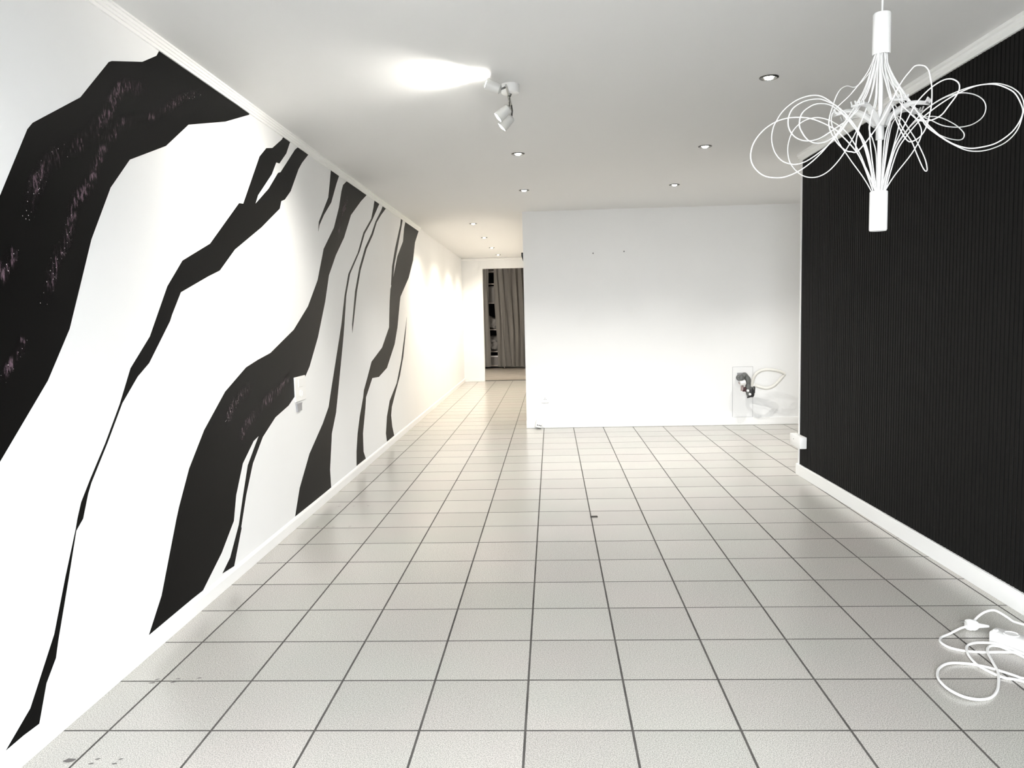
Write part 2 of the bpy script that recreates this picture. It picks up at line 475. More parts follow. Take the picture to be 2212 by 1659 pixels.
# ------------------------------------------------------------------ the mural on the left wall
MURAL = {
    'A': [(1.815,0.655),(2.094,0.9),(2.331,1.11),(2.462,1.269),(2.552,1.44),(2.622,1.574),(2.766,1.773),(2.912,1.9),(3.207,2.013),(3.43,2.152),(3.841,2.264),(4.166,2.378),(4.189,2.405),(3.211,2.405),(3.176,2.366),(3.056,2.304),(2.833,2.237),(2.812,2.227),(2.618,2.05),(2.355,1.903),(2.328,1.878),(2.184,1.659),(1.877,1.193)],
    'B': [(4.734,2.399),(4.855,2.397),(4.822,2.365),(4.753,2.294),(4.616,2.208),(4.562,2.204),(4.476,2.121),(4.238,1.966),(4.193,1.914),(4.412,2.029),(4.586,2.148),(4.631,2.16),(4.929,2.353),(5.024,2.396),(5.243,2.397),(5.06,2.296),(4.982,2.242),(4.802,2.075),(4.682,2.006),(4.617,1.988),(4.583,1.939),(4.26,1.793),(3.873,1.641),(3.675,1.525),(3.545,1.492),(3.26,1.41),(3.168,1.314),(3.147,1.287),(2.956,1.125),(2.864,1.079),(2.745,0.991),(2.63,0.86),(2.519,0.743),(2.496,0.71),(2.458,0.634),(2.417,0.605),(2.415,0.601),(2.359,0.465),(2.284,0.29),(2.265,0.238),(2.212,0.182),(2.165,0.077),(2.095,0.08),(2.02,0.078),(2.133,0.143),(2.267,0.315),(2.344,0.475),(2.415,0.611),(2.428,0.642),(2.455,0.691),(2.516,0.758),(2.618,0.862),(2.728,0.989),(2.818,1.114),(2.976,1.229),(3.145,1.432),(3.294,1.547),(3.584,1.645),(3.963,1.885),(4.019,1.89),(4.293,2.185),(4.408,2.254),(4.509,2.276),(4.683,2.362)],
    'C': [(5.765,2.392),(6.005,2.39),(5.9,2.301),(5.728,2.136),(5.519,2.019),(5.398,1.935),(5.36,1.887),(5.386,1.955),(5.655,2.162),(5.719,2.29)],
    'D': [(6.261,2.388),(6.963,2.387),(6.683,2.281),(6.309,2.117),(6.057,1.911),(5.793,1.755),(5.58,1.595),(5.453,1.403),(5.237,1.156),(5.018,0.969),(4.919,0.912),(4.814,0.885),(4.75,0.829),(4.706,0.812),(4.567,0.763),(4.33,0.723),(4.119,0.643),(3.957,0.527),(3.844,0.382),(3.758,0.238),(3.763,0.233),(3.646,0.073),(3.508,0.083),(3.606,0.129),(3.731,0.258),(3.805,0.391),(3.888,0.531),(4.06,0.658),(3.985,0.643),(3.824,0.553),(3.718,0.412),(3.673,0.294),(3.512,0.182),(3.296,0.078),(3.188,0.079),(2.82,0.075),(2.934,0.189),(3.095,0.459),(3.125,0.504),(3.237,0.646),(3.406,0.79),(3.658,0.94),(3.937,1.039),(4.106,1.068),(4.303,1.095),(4.734,1.218),(5.047,1.366),(5.292,1.547),(5.475,1.776),(5.774,1.958),(5.944,2.129),(6.04,2.267),(6.099,2.324)],
    'E': [(7.246,2.387),(7.477,2.385),(7.309,2.289),(7.102,2.171),(6.776,2.013),(6.562,1.844),(6.199,1.635),(6.051,1.461),(5.956,1.236),(5.893,1.103),(5.718,0.784),(5.608,0.586),(5.472,0.45),(5.385,0.201),(5.392,0.067),(4.586,0.072),(4.699,0.225),(4.93,0.401),(5.258,0.553),(5.421,0.65),(5.504,0.763),(5.796,1.139),(5.87,1.237),(6.001,1.46),(6.146,1.633),(6.493,1.828),(6.73,2.019),(7.062,2.178),(7.176,2.294)],
    'F': [(7.629,2.385),(7.825,2.391),(7.502,2.266),(7.288,2.17),(7.103,2.035),(6.826,1.887),(6.566,1.685),(6.406,1.5),(6.241,1.232),(6.194,1.16),(6.2,1.232),(6.341,1.498),(6.525,1.704),(6.769,1.893),(7.042,2.04),(7.246,2.177),(7.528,2.318)],
    'G': [(8.577,2.387),(8.69,2.38),(8.549,2.247),(8.301,2.021),(8.091,1.834),(7.94,1.607),(7.861,1.604),(7.957,1.8),(8.166,2.01),(8.504,2.283)],
    'H': [(8.863,2.383),(9.801,2.374),(9.447,2.177),(9.266,1.953),(8.919,1.728),(8.366,1.5),(8.322,1.453),(8.124,1.17),(7.939,1.0),(7.506,0.784),(7.122,0.726),(6.848,0.738),(6.577,0.595),(6.535,0.503),(6.412,0.303),(6.406,0.148),(6.475,0.075),(6.149,0.076),(6.168,0.191),(6.23,0.331),(6.325,0.458),(6.475,0.606),(6.511,0.662),(6.659,0.758),(6.846,0.887),(7.314,0.992),(7.683,1.178),(7.768,1.444),(7.828,1.565),(7.979,1.673),(8.268,1.925),(8.638,2.118),(8.729,2.266)],
    'I': [(8.713,1.278),(8.574,1.068),(8.401,0.844),(8.157,0.648),(7.88,0.496),(7.673,0.376),(7.622,0.297),(7.657,0.179),(7.739,0.073),(7.373,0.072),(7.342,0.157),(7.418,0.311),(7.581,0.45),(7.973,0.59),(8.269,0.806),(8.546,1.1)],
}
GLIT = {
    'A1': [(3.083,2.215),(3.017,2.196),(2.88,2.151),(2.803,2.065),(2.73,1.988),(2.641,1.922),(2.549,1.864),(2.455,1.818),(2.39,1.764),(2.334,1.694),(2.285,1.602)],
    'A2': [(3.053,2.084),(2.9,2.035),(2.765,1.938),(2.704,1.867),(2.62,1.749),(2.546,1.694),(2.485,1.566),(2.415,1.491),(2.371,1.404),(2.326,1.336)],
    'A3': [(2.223,1.517),(2.204,1.476),(2.163,1.431),(2.111,1.391)],
    'A4': [(3.578,2.325),(3.371,2.247),(3.181,2.142),(3.04,2.081)],
    'A5': [(2.236,1.256),(2.216,1.217),(2.167,1.171),(2.119,1.116)],
    'D1': [(4.643,0.933),(4.225,0.836),(3.918,0.747),(3.797,0.67)],
    'D2': [(3.992,0.942),(3.76,0.863),(3.627,0.781)],
    'D3': [(6.228,2.236),(6.072,2.117),(5.94,1.995),(5.869,1.893)],
}
MLAB = {'A': 'widest black mural stripe bending down from the ceiling at the near end', 'B': 'forked black mural stripe with two prongs at the top',
        'C': 'short black mural dagger hanging from the cornice', 'D': 'long black mural stripe with a glittering bend beside the switch plate',
        'E': 'slender black mural stripe swelling to a wide foot', 'F': 'hair-thin black mural line', 'G': 'thin black mural line beside the last stripe',
        'H': 'last black mural stripe before the corridor', 'I': 'thin black mural blade rising from the baseboard'}
stripes = {}
for k, pts in MURAL.items():
    poly = [Vector((left_x(yy), yy, zz)) for yy, zz in pts]
    bm = bmesh.new()
    vs = [bm.verts.new(p + Vector((.0009, 0, 0))) for p in poly]
    f = bm.faces.new(vs)
    r_ = bmesh.ops.extrude_face_region(bm, geom=[f])
    bmesh.ops.translate(bm, vec=(-.0012, 0, 0), verts=[e for e in r_['geom'] if isinstance(e, bmesh.types.BMVert)])
    bmesh.ops.triangulate(bm, faces=[q for q in bm.faces if len(q.verts) > 4])
    stripes[k] = struct('mural_stripe', bm, M_mural, wl, MLAB[k])
WID = {'A1': .085, 'A2': .07, 'A3': .07, 'A4': .05, 'A5': .05, 'D1': .09, 'D2': .09, 'D3': .11}
for k, pts in GLIT.items():
    path = smoothpath([(0, a, b) for a, b in pts], 5)
    bm = bmesh.new(); uvl = bm.loops.layers.uv.new('UVMap'); prev = None
    for i, p in enumerate(path):
        t = (path[min(i + 1, len(path) - 1)] - path[max(i - 1, 0)]).normalized()
        n = Vector((0, -t.z, t.y)) * WID[k] / 2
        a_, c_ = p + n, p - n
        row = [(bm.verts.new((left_x(v.y) + .0014, v.y, v.z)), (s, i / (len(path) - 1))) for v, s in ((a_, 0), (c_, 1))]
        if prev:
            fc = bm.faces.new((prev[0][0], prev[1][0], row[1][0], row[0][0]))
            for lp, (_, uvv) in zip(fc.loops, (prev[0], prev[1], row[1], row[0])): lp[uvl].uv = uvv
        prev = row
    struct('glitter_streak', bm, M_glit, stripes[k[0]], 'purplish glitter brushed along the black stripe')

# ------------------------------------------------------------------ downlights
def downlight(x, y, label, power, col, cone=100, rad=.02, group='recessed ceiling downlights'):
    z = ceil_z(y)
    t = thing('downlight', label, 'downlight', (x, y, z), group=group)
    t.rotation_euler = (math.atan(-.0071), 0, 0)
    obj('trim_ring', lathe([(.034, .0), (.034, -.004), (.040, -.006), (.0475, -.003), (.0475, .0005), (.034, .0005)], 28), M_darksteel, t, True)
    obj('housing', lathe([(.034, -.003), (.030, -.002), (.026, .0004), (.0, .0004)], 24), M_darksteel, t, True)
    obj('bulb', lathe([(.0, -.012), (.012, -.0105), (.020, -.006), (.0225, .0), (.0, .0003)], 20), M_bulb, t, True)
    lamp('downlight_beam', 'SPOT', (0, 0, -.02), power * LAMP, col, t, (0, 0, -1), math.radians(cone), .9, rad)
    return t
WARM = (1.0, .89, .74)
NEUT = (1.0, .97, .92)
for x, y, lab, pw, col in [
    (1.108, 4.037, 'largest recessed downlight, nearest the white wire pendant lamp', 8, NEUT),
    (1.096, 5.586, 'middle downlight of the right hand row on the ceiling', 12, NEUT),
    (1.130, 7.149, 'downlight of the right hand row nearest the back wall', 27, NEUT),
    (-.215, 5.619, 'downlight next behind the ceiling spotlight bar', 14, NEUT),
    (-.228, 7.191, 'second downlight behind the spotlight bar, left of the back wall top', 28, NEUT),
    (-.931, 9.514, 'first corridor downlight, nearest the mural end', 26, WARM),
    (-.936, 11.133, 'second corridor downlight from the mural end', 26, WARM),
    (-.952, 12.72, 'third corridor downlight from the mural end', 26, WARM),
    (-.941, 14.099, 'last corridor downlight, just before the curtained doorway', 22, WARM)]:
    downlight(x, y, lab, pw, col, 142 if col is WARM else (122 if y > 7 else 100))
downlight(2.55, 7.35, 'downlight inside the alcove behind the black slatted wall', 24, NEUT, 110, .008)

# ------------------------------------------------------------------ spotlight bar on the ceiling
SX, SY = -.185, 3.99; SZ = ceil_z(3.99)
sp = thing('ceiling_spotlight', 'ceiling spotlight bar with swivelling lit heads aimed at the mural', 'spotlight', (SX, SY, SZ))
obj('canopy', lathe([(0, -.046), (.040, -.046), (.045, -.042), (.045, .0), (0, .0)], 28), M_trim, sp, True)
obj('bar', tube([(-.011, -.19, -.058), (-.004, .17, -.058)], .006, 10), M_steel, sp, True)
obj('bar_stem', tube([(0, 0, -.044), (-.007, 0, -.060)], .008, 10), M_steel, sp, True)
HEADS = [((-.011, -.17, -.058), Vector((-.9, -.06, .36)), 10.0, 115, 'head tilted up at the ceiling'),
         ((-.008, -.03, -.058), Vector((-.74, -.02, -.60)), 11.0, 100, None),
         ((-.004, .15, -.058), Vector((-.70, .04, -.66)), 12.0, 100, None)]
for (ax, ay, az), d, pw, ang_, lab in HEADS:
    d = d.normalized(); piv = Vector((ax, ay, az))
    low = piv + (Vector((0, 0, -.065)) if d.z < 0 else Vector((-.03, 0, -.012)))
    h = obj('lamp_head', None or lathe([(0, -.035), (.014, -.035), (.024, -.028), (.026, .0), (.029, .040), (.026, .041), (.022, .012), (0, .010)], 24,
                                      M=aim(low + d * .03, low + d * 2)), M_head, sp, True)
    if lab: h['label'] = lab
    obj('arm', tube([piv, (piv + low) / 2 + Vector((.004, 0, 0)), low], .005, 8), M_darksteel, h, True)
    obj('bulb', lathe([(0, .0), (.016, .004), (.0235, .020), (.024, .034), (.016, .043), (0, .046)], 20, M=aim(low + d * .03, low + d * 2)), M_bulbw, h, True)
    lamp('spot_beam', 'SPOT', low + d * .082, pw * LAMP, (1, .96, .88), sp, low + d * 2, math.radians(ang_), .7, .022)

# ------------------------------------------------------------------ wire pendant lamp
PX, PY, PZ = .9635, 2.35, 1.80
pl = thing('pendant_lamp', 'white pendant lamp of looping wires hanging before the black slatted wall', 'lamp', (PX, PY, PZ))
top_z = ceil_z(PY) - PZ
obj('ceiling_cup', lathe([(0, -.03), (.03, -.03), (.045, -.01), (.047, .0), (0, .0)], 24, M=Matrix.Translation((0, 0, top_z))), M_plastic, pl, True)
obj('cord', tube([(0, 0, .31), (.001, 0, .45), (0, 0, top_z - .025)], .0028, 8), M_wire, pl, True)
obj('upper_sleeve', lathe([(0, .318), (.022, .318), (.0245, .315), (.0245, .206), (.0225, .203), (.0215, .206), (.0215, .21), (0, .21)], 28), M_plastic, pl, True)
obj('lower_sleeve', lathe([(0, -.296), (.0225, -.298), (.0247, -.294), (.0247, -.186), (.0235, -.184), (.0215, -.187), (0, -.19)], 28), M_plastic, pl, True)
obj('stem', tube([(0, 0, .21), (0, 0, -.19)], .0062, 12), M_plastic, pl, True)
hub = obj('hub', lathe([(.007, -.038), (.0115, -.036), (.0115, .004), (.017, .012), (.017, .018), (.007, .020)], 20), M_clear, pl, True)
for i in range(7):
    a_ = 2 * PI * i / 7 + .25
    ca, sa = math.cos(a_), math.sin(a_)
    path = smoothpath([(.012 * ca, .012 * sa, .008), (.05 * ca, .05 * sa, .040), (.085 * ca, .085 * sa, .052), (.125 * ca, .125 * sa, .044)], 5)
    bm = tube(path, .006, 8, radii=[.011 - .006 * j / (len(path) - 1) for j in range(len(path))])
    end = Vector((.122 * ca, .122 * sa, .045)); side = Vector((-sa, ca, 0))
    tube([end - side * .02, end + side * .02], .0035, 6, bm)
    for j in (-.018, -.006, .006, .018):
        tube([end + side * j, end + side * j + Vector((ca * .006, sa * .006, .012))], .0022, 5, bm)
    obj('hub_arm', bm, M_clear, hub, True)
WIRES = {
    'L1': [(-0.045,-0.01,0.118),(-0.073,-0.017,0.067),(-0.103,-0.025,0.023),(-0.14,-0.034,-0.029),(-0.185,-0.045,-0.08),(-0.237,-0.058,-0.121),(-0.284,-0.07,-0.143),(-0.32,-0.079,-0.148),(-0.357,-0.089,-0.142),(-0.385,-0.096,-0.119),(-0.395,-0.098,-0.088),(-0.385,-0.096,-0.051),(-0.357,-0.089,-0.017),(-0.322,-0.079,0.006),(-0.286,-0.07,0.018),(-0.249,-0.061,0.021),(-0.217,-0.053,0.019),(-0.18,-0.044,0.008),(-0.14,-0.034,-0.01),(-0.121,-0.029,-0.025),(-0.077,-0.019,-0.067),(-0.049,-0.012,-0.111),(-0.018,-0.005,-0.181)],
    'L2': [(-0.033,0.011,0.124),(-0.055,0.019,0.076),(-0.078,0.028,0.035),(-0.117,0.042,-0.023),(-0.16,0.057,-0.061),(-0.195,0.07,-0.081),(-0.224,0.079,-0.084),(-0.253,0.089,-0.071),(-0.273,0.096,-0.043),(-0.282,0.099,-0.006),(-0.279,0.097,0.027),(-0.27,0.095,0.048),(-0.254,0.089,0.074),(-0.229,0.081,0.096),(-0.201,0.071,0.109),(-0.171,0.06,0.112),(-0.146,0.052,0.104),(-0.118,0.042,0.08),(-0.092,0.033,0.05),(-0.064,0.023,0.006),(-0.036,0.013,-0.053),(-0.022,0.008,-0.112),(-0.01,0.005,-0.18)],
    'L3': [(-0.038,-0.021,0.115),(-0.066,-0.039,0.061),(-0.105,-0.064,0.017),(-0.145,-0.09,-0.01),(-0.176,-0.11,-0.03),(-0.216,-0.136,-0.054),(-0.25,-0.158,-0.065),(-0.284,-0.181,-0.066),(-0.311,-0.2,-0.055),(-0.324,-0.208,-0.035),(-0.323,-0.207,-0.011),(-0.31,-0.198,0.012),(-0.283,-0.18,0.031),(-0.252,-0.158,0.044),(-0.217,-0.136,0.05),(-0.187,-0.116,0.046),(-0.158,-0.097,0.039),(-0.124,-0.076,0.02),(-0.085,-0.051,-0.014),(-0.049,-0.03,-0.061),(-0.028,-0.018,-0.126),(-0.014,-0.01,-0.182)],
    'L4': [(-0.046,-0.032,0.112),(-0.079,-0.058,0.056),(-0.118,-0.089,0.009),(-0.156,-0.119,-0.035),(-0.199,-0.154,-0.064),(-0.228,-0.179,-0.076),(-0.255,-0.201,-0.079),(-0.28,-0.222,-0.073),(-0.301,-0.24,-0.054),(-0.307,-0.245,-0.038),(-0.299,-0.238,-0.012),(-0.273,-0.215,0.01),(-0.244,-0.191,0.024),(-0.207,-0.16,0.03),(-0.17,-0.13,0.023),(-0.118,-0.089,-0.005),(-0.075,-0.056,-0.042),(-0.042,-0.032,-0.109),(-0.019,-0.015,-0.183)],
    'L5': [(-0.015,0.018,0.125),(-0.021,0.029,0.084),(-0.03,0.043,0.044),(-0.042,0.062,0.007),(-0.056,0.084,-0.031),(-0.073,0.108,-0.066),(-0.093,0.135,-0.094),(-0.112,0.161,-0.107),(-0.131,0.185,-0.108),(-0.151,0.209,-0.098),(-0.169,0.231,-0.076),(-0.184,0.247,-0.043),(-0.188,0.252,-0.004),(-0.184,0.247,0.027),(-0.175,0.236,0.051),(-0.158,0.216,0.069),(-0.138,0.19,0.075),(-0.116,0.163,0.07),(-0.09,0.13,0.049),(-0.061,0.089,0.006),(-0.035,0.054,-0.064),(-0.021,0.034,-0.122),(-0.009,0.018,-0.178)],
    'L6': [(0.057,-0.17,0.096),(0.052,-0.17,0.109),(0.041,-0.17,0.118),(0.021,-0.17,0.119),(0.003,-0.177,0.104),(-0.026,-0.182,0.066),(-0.071,-0.183,-0.022),(-0.126,-0.18,-0.096),(-0.146,-0.171,-0.1),(-0.16,-0.155,-0.089),(-0.176,-0.132,-0.057),(-0.182,-0.103,-0.009),(-0.158,-0.068,0.052),(-0.128,-0.028,0.098),(-0.092,0.015,0.123),(-0.046,0.06,0.133)],
    'R0': [(0.011,0.008,0.177),(0.024,0.015,0.148),(0.049,0.027,0.113),(0.084,0.044,0.082),(0.112,0.057,0.055)],
    'R1': [(0.018,0.007,0.176),(0.04,0.013,0.136),(0.074,0.022,0.091),(0.13,0.037,0.033),(0.152,0.043,0.006),(0.201,0.056,-0.024),(0.238,0.066,-0.042),(0.287,0.08,-0.059),(0.332,0.092,-0.061),(0.376,0.103,-0.052),(0.423,0.116,-0.031),(0.459,0.126,0.004),(0.476,0.131,0.048),(0.48,0.132,0.078),(0.468,0.129,0.107),(0.443,0.123,0.126),(0.41,0.114,0.136),(0.38,0.106,0.139),(0.343,0.096,0.135),(0.294,0.083,0.125),(0.246,0.07,0.108),(0.198,0.056,0.087),(0.151,0.043,0.058),(0.123,0.035,0.032),(0.077,0.022,-0.019),(0.047,0.013,-0.07),(0.021,0.005,-0.157)],
    'R2': [(0.017,-0.005,0.173),(0.035,-0.009,0.13),(0.062,-0.015,0.083),(0.105,-0.026,0.018),(0.128,-0.031,-0.012),(0.161,-0.039,-0.046),(0.192,-0.046,-0.067),(0.224,-0.054,-0.079),(0.254,-0.062,-0.079),(0.289,-0.071,-0.071),(0.322,-0.08,-0.048),(0.341,-0.085,-0.021),(0.35,-0.087,0.008),(0.343,-0.086,0.034),(0.329,-0.082,0.061),(0.309,-0.077,0.077),(0.283,-0.071,0.089),(0.257,-0.064,0.092),(0.232,-0.057,0.089),(0.197,-0.049,0.076),(0.162,-0.04,0.057),(0.127,-0.031,0.032),(0.1,-0.024,0.008),(0.066,-0.016,-0.035),(0.043,-0.01,-0.08),(0.019,-0.004,-0.159)],
    'R3': [(0.028,0.018,0.179),(0.055,0.032,0.141),(0.096,0.053,0.1),(0.155,0.083,0.049),(0.195,0.103,0.036),(0.235,0.124,0.026),(0.275,0.144,0.024),(0.319,0.165,0.028),(0.362,0.187,0.041),(0.397,0.204,0.064),(0.41,0.211,0.092),(0.399,0.205,0.115),(0.369,0.191,0.128),(0.33,0.172,0.131),(0.295,0.155,0.126),(0.244,0.129,0.109),(0.188,0.101,0.078),(0.15,0.08,0.049),(0.091,0.049,-0.013),(0.048,0.026,-0.077),(0.02,0.01,-0.157)],
    'R4': [(0.007,-0.016,0.17),(0.017,-0.028,0.125),(0.032,-0.048,0.059),(0.049,-0.071,0.023),(0.066,-0.095,-0.006),(0.084,-0.124,-0.014),(0.1,-0.15,-0.007),(0.11,-0.17,0.013),(0.12,-0.187,0.034),(0.123,-0.195,0.05),(0.121,-0.191,0.066),(0.112,-0.177,0.079),(0.102,-0.159,0.083),(0.09,-0.138,0.078),(0.076,-0.115,0.065),(0.06,-0.088,0.04),(0.047,-0.067,0.002),(0.034,-0.048,-0.037),(0.022,-0.03,-0.084),(0.01,-0.011,-0.16)],
    'R5': [(0.027,0.022,0.181),(0.054,0.04,0.144),(0.099,0.07,0.103),(0.177,0.119,0.038),(0.224,0.149,0.013),(0.272,0.179,0.001),(0.317,0.207,-0.002),(0.346,0.225,0.002),(0.357,0.232,0.014),(0.351,0.229,0.027),(0.318,0.209,0.044),(0.27,0.179,0.056),(0.238,0.159,0.059),(0.204,0.137,0.056),(0.164,0.111,0.045),(0.116,0.08,0.01),(0.076,0.052,-0.037),(0.044,0.03,-0.093),(0.022,0.014,-0.156)],
    'R6': [(0.003,-0.018,0.169),(0.009,-0.029,0.115),(0.016,-0.044,0.049),(0.021,-0.053,0.01),(0.029,-0.073,-0.031),(0.037,-0.092,-0.059),(0.043,-0.109,-0.066),(0.052,-0.136,-0.059),(0.058,-0.156,-0.039),(0.061,-0.17,-0.003),(0.062,-0.175,0.024),(0.061,-0.175,0.062),(0.058,-0.168,0.096)],
    'R7': [(0.015,0.014,0.179),(0.026,0.022,0.129),(0.048,0.038,0.075),(0.07,0.053,0.039),(0.099,0.073,0.005),(0.134,0.097,-0.025),(0.16,0.115,-0.063),(0.186,0.133,-0.098),(0.199,0.141,-0.107),(0.204,0.145,-0.098),(0.192,0.137,-0.067),(0.156,0.113,-0.021),(0.12,0.088,0.012),(0.089,0.066,0.037),(0.058,0.044,0.041),(0.043,0.033,0.018),(0.027,0.02,-0.047),(0.017,0.011,-0.156)],
    'M1': [(-0.02,-0.019,0.115),(-0.026,-0.027,0.07),(-0.05,-0.055,0.006),(-0.052,-0.059,-0.039),(-0.041,-0.047,-0.093),(-0.014,-0.019,-0.184)],
    'M2': [(-0.028,-0.021,0.114),(-0.061,-0.05,0.037),(-0.091,-0.077,-0.024),(-0.101,-0.087,-0.073),(-0.084,-0.072,-0.097),(-0.049,-0.043,-0.135),(-0.023,-0.021,-0.184)],
    'M3': [(-0.004,0.015,0.124),(-0.004,0.023,0.067),(-0.006,0.064,0.017),(-0.003,0.039,-0.031),(-0.001,0.019,-0.082),(0.001,0.015,-0.179)],
    'M4': [(-0.004,-0.013,0.171),(-0.0,-0.066,0.059),(0.001,-0.088,0.022),(0.001,-0.066,0.004),(0.001,-0.031,-0.046),(0.002,-0.013,-0.16)],
    'M5': [(0.019,0.023,0.181),(0.056,0.056,0.094),(0.088,0.086,0.061),(0.057,0.056,0.017),(0.038,0.036,-0.044),(0.022,0.02,-0.155)],
}
for k, pts in WIRES.items():
    if k == 'L6': continue
    P = [Vector(p) for p in pts]
    if k not in ('R0', 'R6'):
        a0 = Vector((P[1].x, P[1].y, 0)).normalized() if P[1].length else Vector((1, 0, 0))
        e0 = Vector((P[-2].x, P[-2].y, 0)).normalized()
        P = [Vector((a0.x * .015, a0.y * .015, .215))] + [p for p in P if p.z < .19][:]
        P[-1] = Vector((e0.x * .015, e0.y * .015, -.192))
    else:
        P = [Vector((.012, P[1].y * .3, .215))] + [p for p in P if p.z < .19]
        if k == 'R0': P += [Vector((.15, .07, .0)), Vector((.12, .05, -.06)), Vector((.05, .02, -.14)), Vector((.014, .004, -.192))]
        if k == 'R6':          # this wire loops across the front and back up behind
            Q = [Vector(p) for p in WIRES['L6']]; m_ = len(Q) - 1
            P += Q[1:]
            P += [Vector((-.01, .04, .175)), Vector((-.004, .014, .215))]
    obj('wire', tube(smoothpath(P, 7), .0017, 6), M_wire, pl, True)
# plain fanned wires from the sleeves to the ends of the hub arms
for i in range(7):
    a_ = 2 * PI * i / 7 + .25
    for da, rr in ((-.10, .128), (.0, .131), (.12, .126)):
        ca, sa = math.cos(a_ + da), math.sin(a_ + da)
        P = [(.014 * ca, .014 * sa, .215), (.035 * ca, .035 * sa, .16), (.08 * ca, .08 * sa, .10), (rr * ca, rr * sa, .046),
             (.118 * ca, .118 * sa, -.02), (.08 * ca, .08 * sa, -.085), (.04 * ca, .04 * sa, -.145), (.015 * ca, .015 * sa, -.192)]
        if da == 0.0 and i % 2: obj('wire', tube(smoothpath(P, 5), .0015, 5), M_wire, pl, True)

# ------------------------------------------------------------------ sockets, switches, small wall things
def socket_holes(bm_parent, M, r=.0035):
    for dx, dz in ((-.0095, -.004), (.0095, -.004), (0, .009)):
        obj('socket_hole', lathe([(0, .0006), (r, .0006), (r, -.001), (0, -.001)], 10, M=M @ Matrix.Translation((dx, dz, 0))), M_dark, bm_parent)

# tall plate on the mural wall
t = thing('switch_plate', 'tall white socket and switch plate on the mural wall beside the glittering bend', 'switch plate', (left_x(4.78), 4.785, .845))
t.rotation_euler = (0, 0, math.atan(.00889))
obj('plate', box(0, .009, -.105, .105, -.078, .078, .003), M_plastic, t)
obj('rocker', box(.009, .013, -.045, .045, .012, .062, .002), M_plastic, t)
obj('socket_face', lathe([(0, 0), (.021, 0), (.021, .0035), (.0185, .004), (.0175, .0012), (0, .001)], 24, M=Matrix.Translation((.009, 0, -.03)) @ Matrix.Rotation(PI / 2, 4, 'Y')), M_plastic, t, True)
t = thing('cable_outlet', 'small grey outlet box below the tall white plate on mural wall', 'outlet', (left_x(4.74), 4.742, .732))
obj('body', prism([(0, -.046, .026), (0, .046, .024), (0, .042, -.024), (0, -.036, -.026)], (.012, 0, 0)), M_grey, t)
obj('rim', box(.0115, .0145, -.046, .047, .019, .0255, .001), M_grey, t)

# plate low on the back wall
t = thing('wall_socket', 'flat white wall socket low on the back wall near the corridor corner', 'socket', (-.0865, 8.6, .327))
MB = Matrix.Rotation(PI / 2, 4, 'X')
obj('plate', box(-.042, .042, -.010, 0, -.042, .042, .003), M_plastic, t)
f_ = obj('socket_face', lathe([(.024, .0), (.024, .0015), (.021, .002), (.019, .0), (0, -.0002)], 24, M=Matrix.Translation((0, -.0104, 0)) @ MB), M_plastic, t, True)
socket_holes(f_, Matrix.Translation((0, -.0108, 0)) @ MB)

# loose triple adapter leaning at the foot of the back wall
t = thing('socket_adapter', 'white socket block with three dark holes leaning against the back wall baseboard', 'adapter', (-.172, 8.545, 0.0))
t.rotation_euler = (0, 0, .12)
Rt = Matrix.Translation((0, 0, .010)) @ Matrix.Rotation(math.radians(14), 4, 'Y') @ Matrix.Rotation(math.radians(-12), 4, 'X')
bm = box(-.036, .036, -.03, .02, .0, .085, .007, 2); bmesh.ops.transform(bm, matrix=Rt, verts=bm.verts)
ab = obj('body', bm, M_plastic, t, True)
for dx in (-.019, 0, .019):
    obj('socket_hole', lathe([(0, .0012), (.0062, .0012), (.0062, -.002), (0, -.002)], 12, M=Rt @ Matrix.Translation((dx + .004, -.030, .026)) @ MB), M_dark, ab)

# surface box at the end of the black wall
t = thing('junction_box', 'white surface mounted box at the far end of the black slatted wall', 'junction box', rp(5.80, .002, .273))
t.rotation_euler = (0, 0, ang)
obj('body', box(-.052, 0, -.012, .22, -.044, .044, .005, 2), M_plastic, t, True)
obj('screw', lathe([(0, .001), (.004, .001), (.004, -.001), (0, -.001)], 10, M=Matrix.Translation((-.0525, .13, .012)) @ Matrix.Rotation(-PI / 2, 4, 'Y')), M_grey, t)

# dark device round the corridor corner
t = thing('motion_detector', 'small black box high on the corridor side of the back wall corner', 'detector', (-.298, 9.02, 1.93))
obj('housing', prism([(0, -.04, .055), (-.034, -.04, .055), (-.034, -.04, .015), (-.014, -.04, -.045), (0, -.04, -.045)], (0, .08, 0)), M_dark, t)
obj('bracket', prism([(0, -.02, -.045), (-.012, -.02, -.045), (-.004, -.02, -.085), (0, -.02, -.085)], (0, .04, 0)), M_plastic, t)

# two plugs left in the back wall
for x, z, lab in ((.471, 1.927, 'left one of two small grey wall plugs high on the back wall'), (.809, 1.938, 'right one of two small grey wall plugs high on the back wall')):
    t = thing('wall_plug', lab, 'wall plug', (x, 8.6, z), group='old wall plugs on the back wall')
    obj('collar', lathe([(.0035, .0), (.0035, .003), (.0075, .0025), (.008, 0)], 12, M=MB), M_grey, t)
    obj('bore', lathe([(0, .0015), (.0036, .0015), (.0036, 0)], 10, M=MB), M_dark, t)

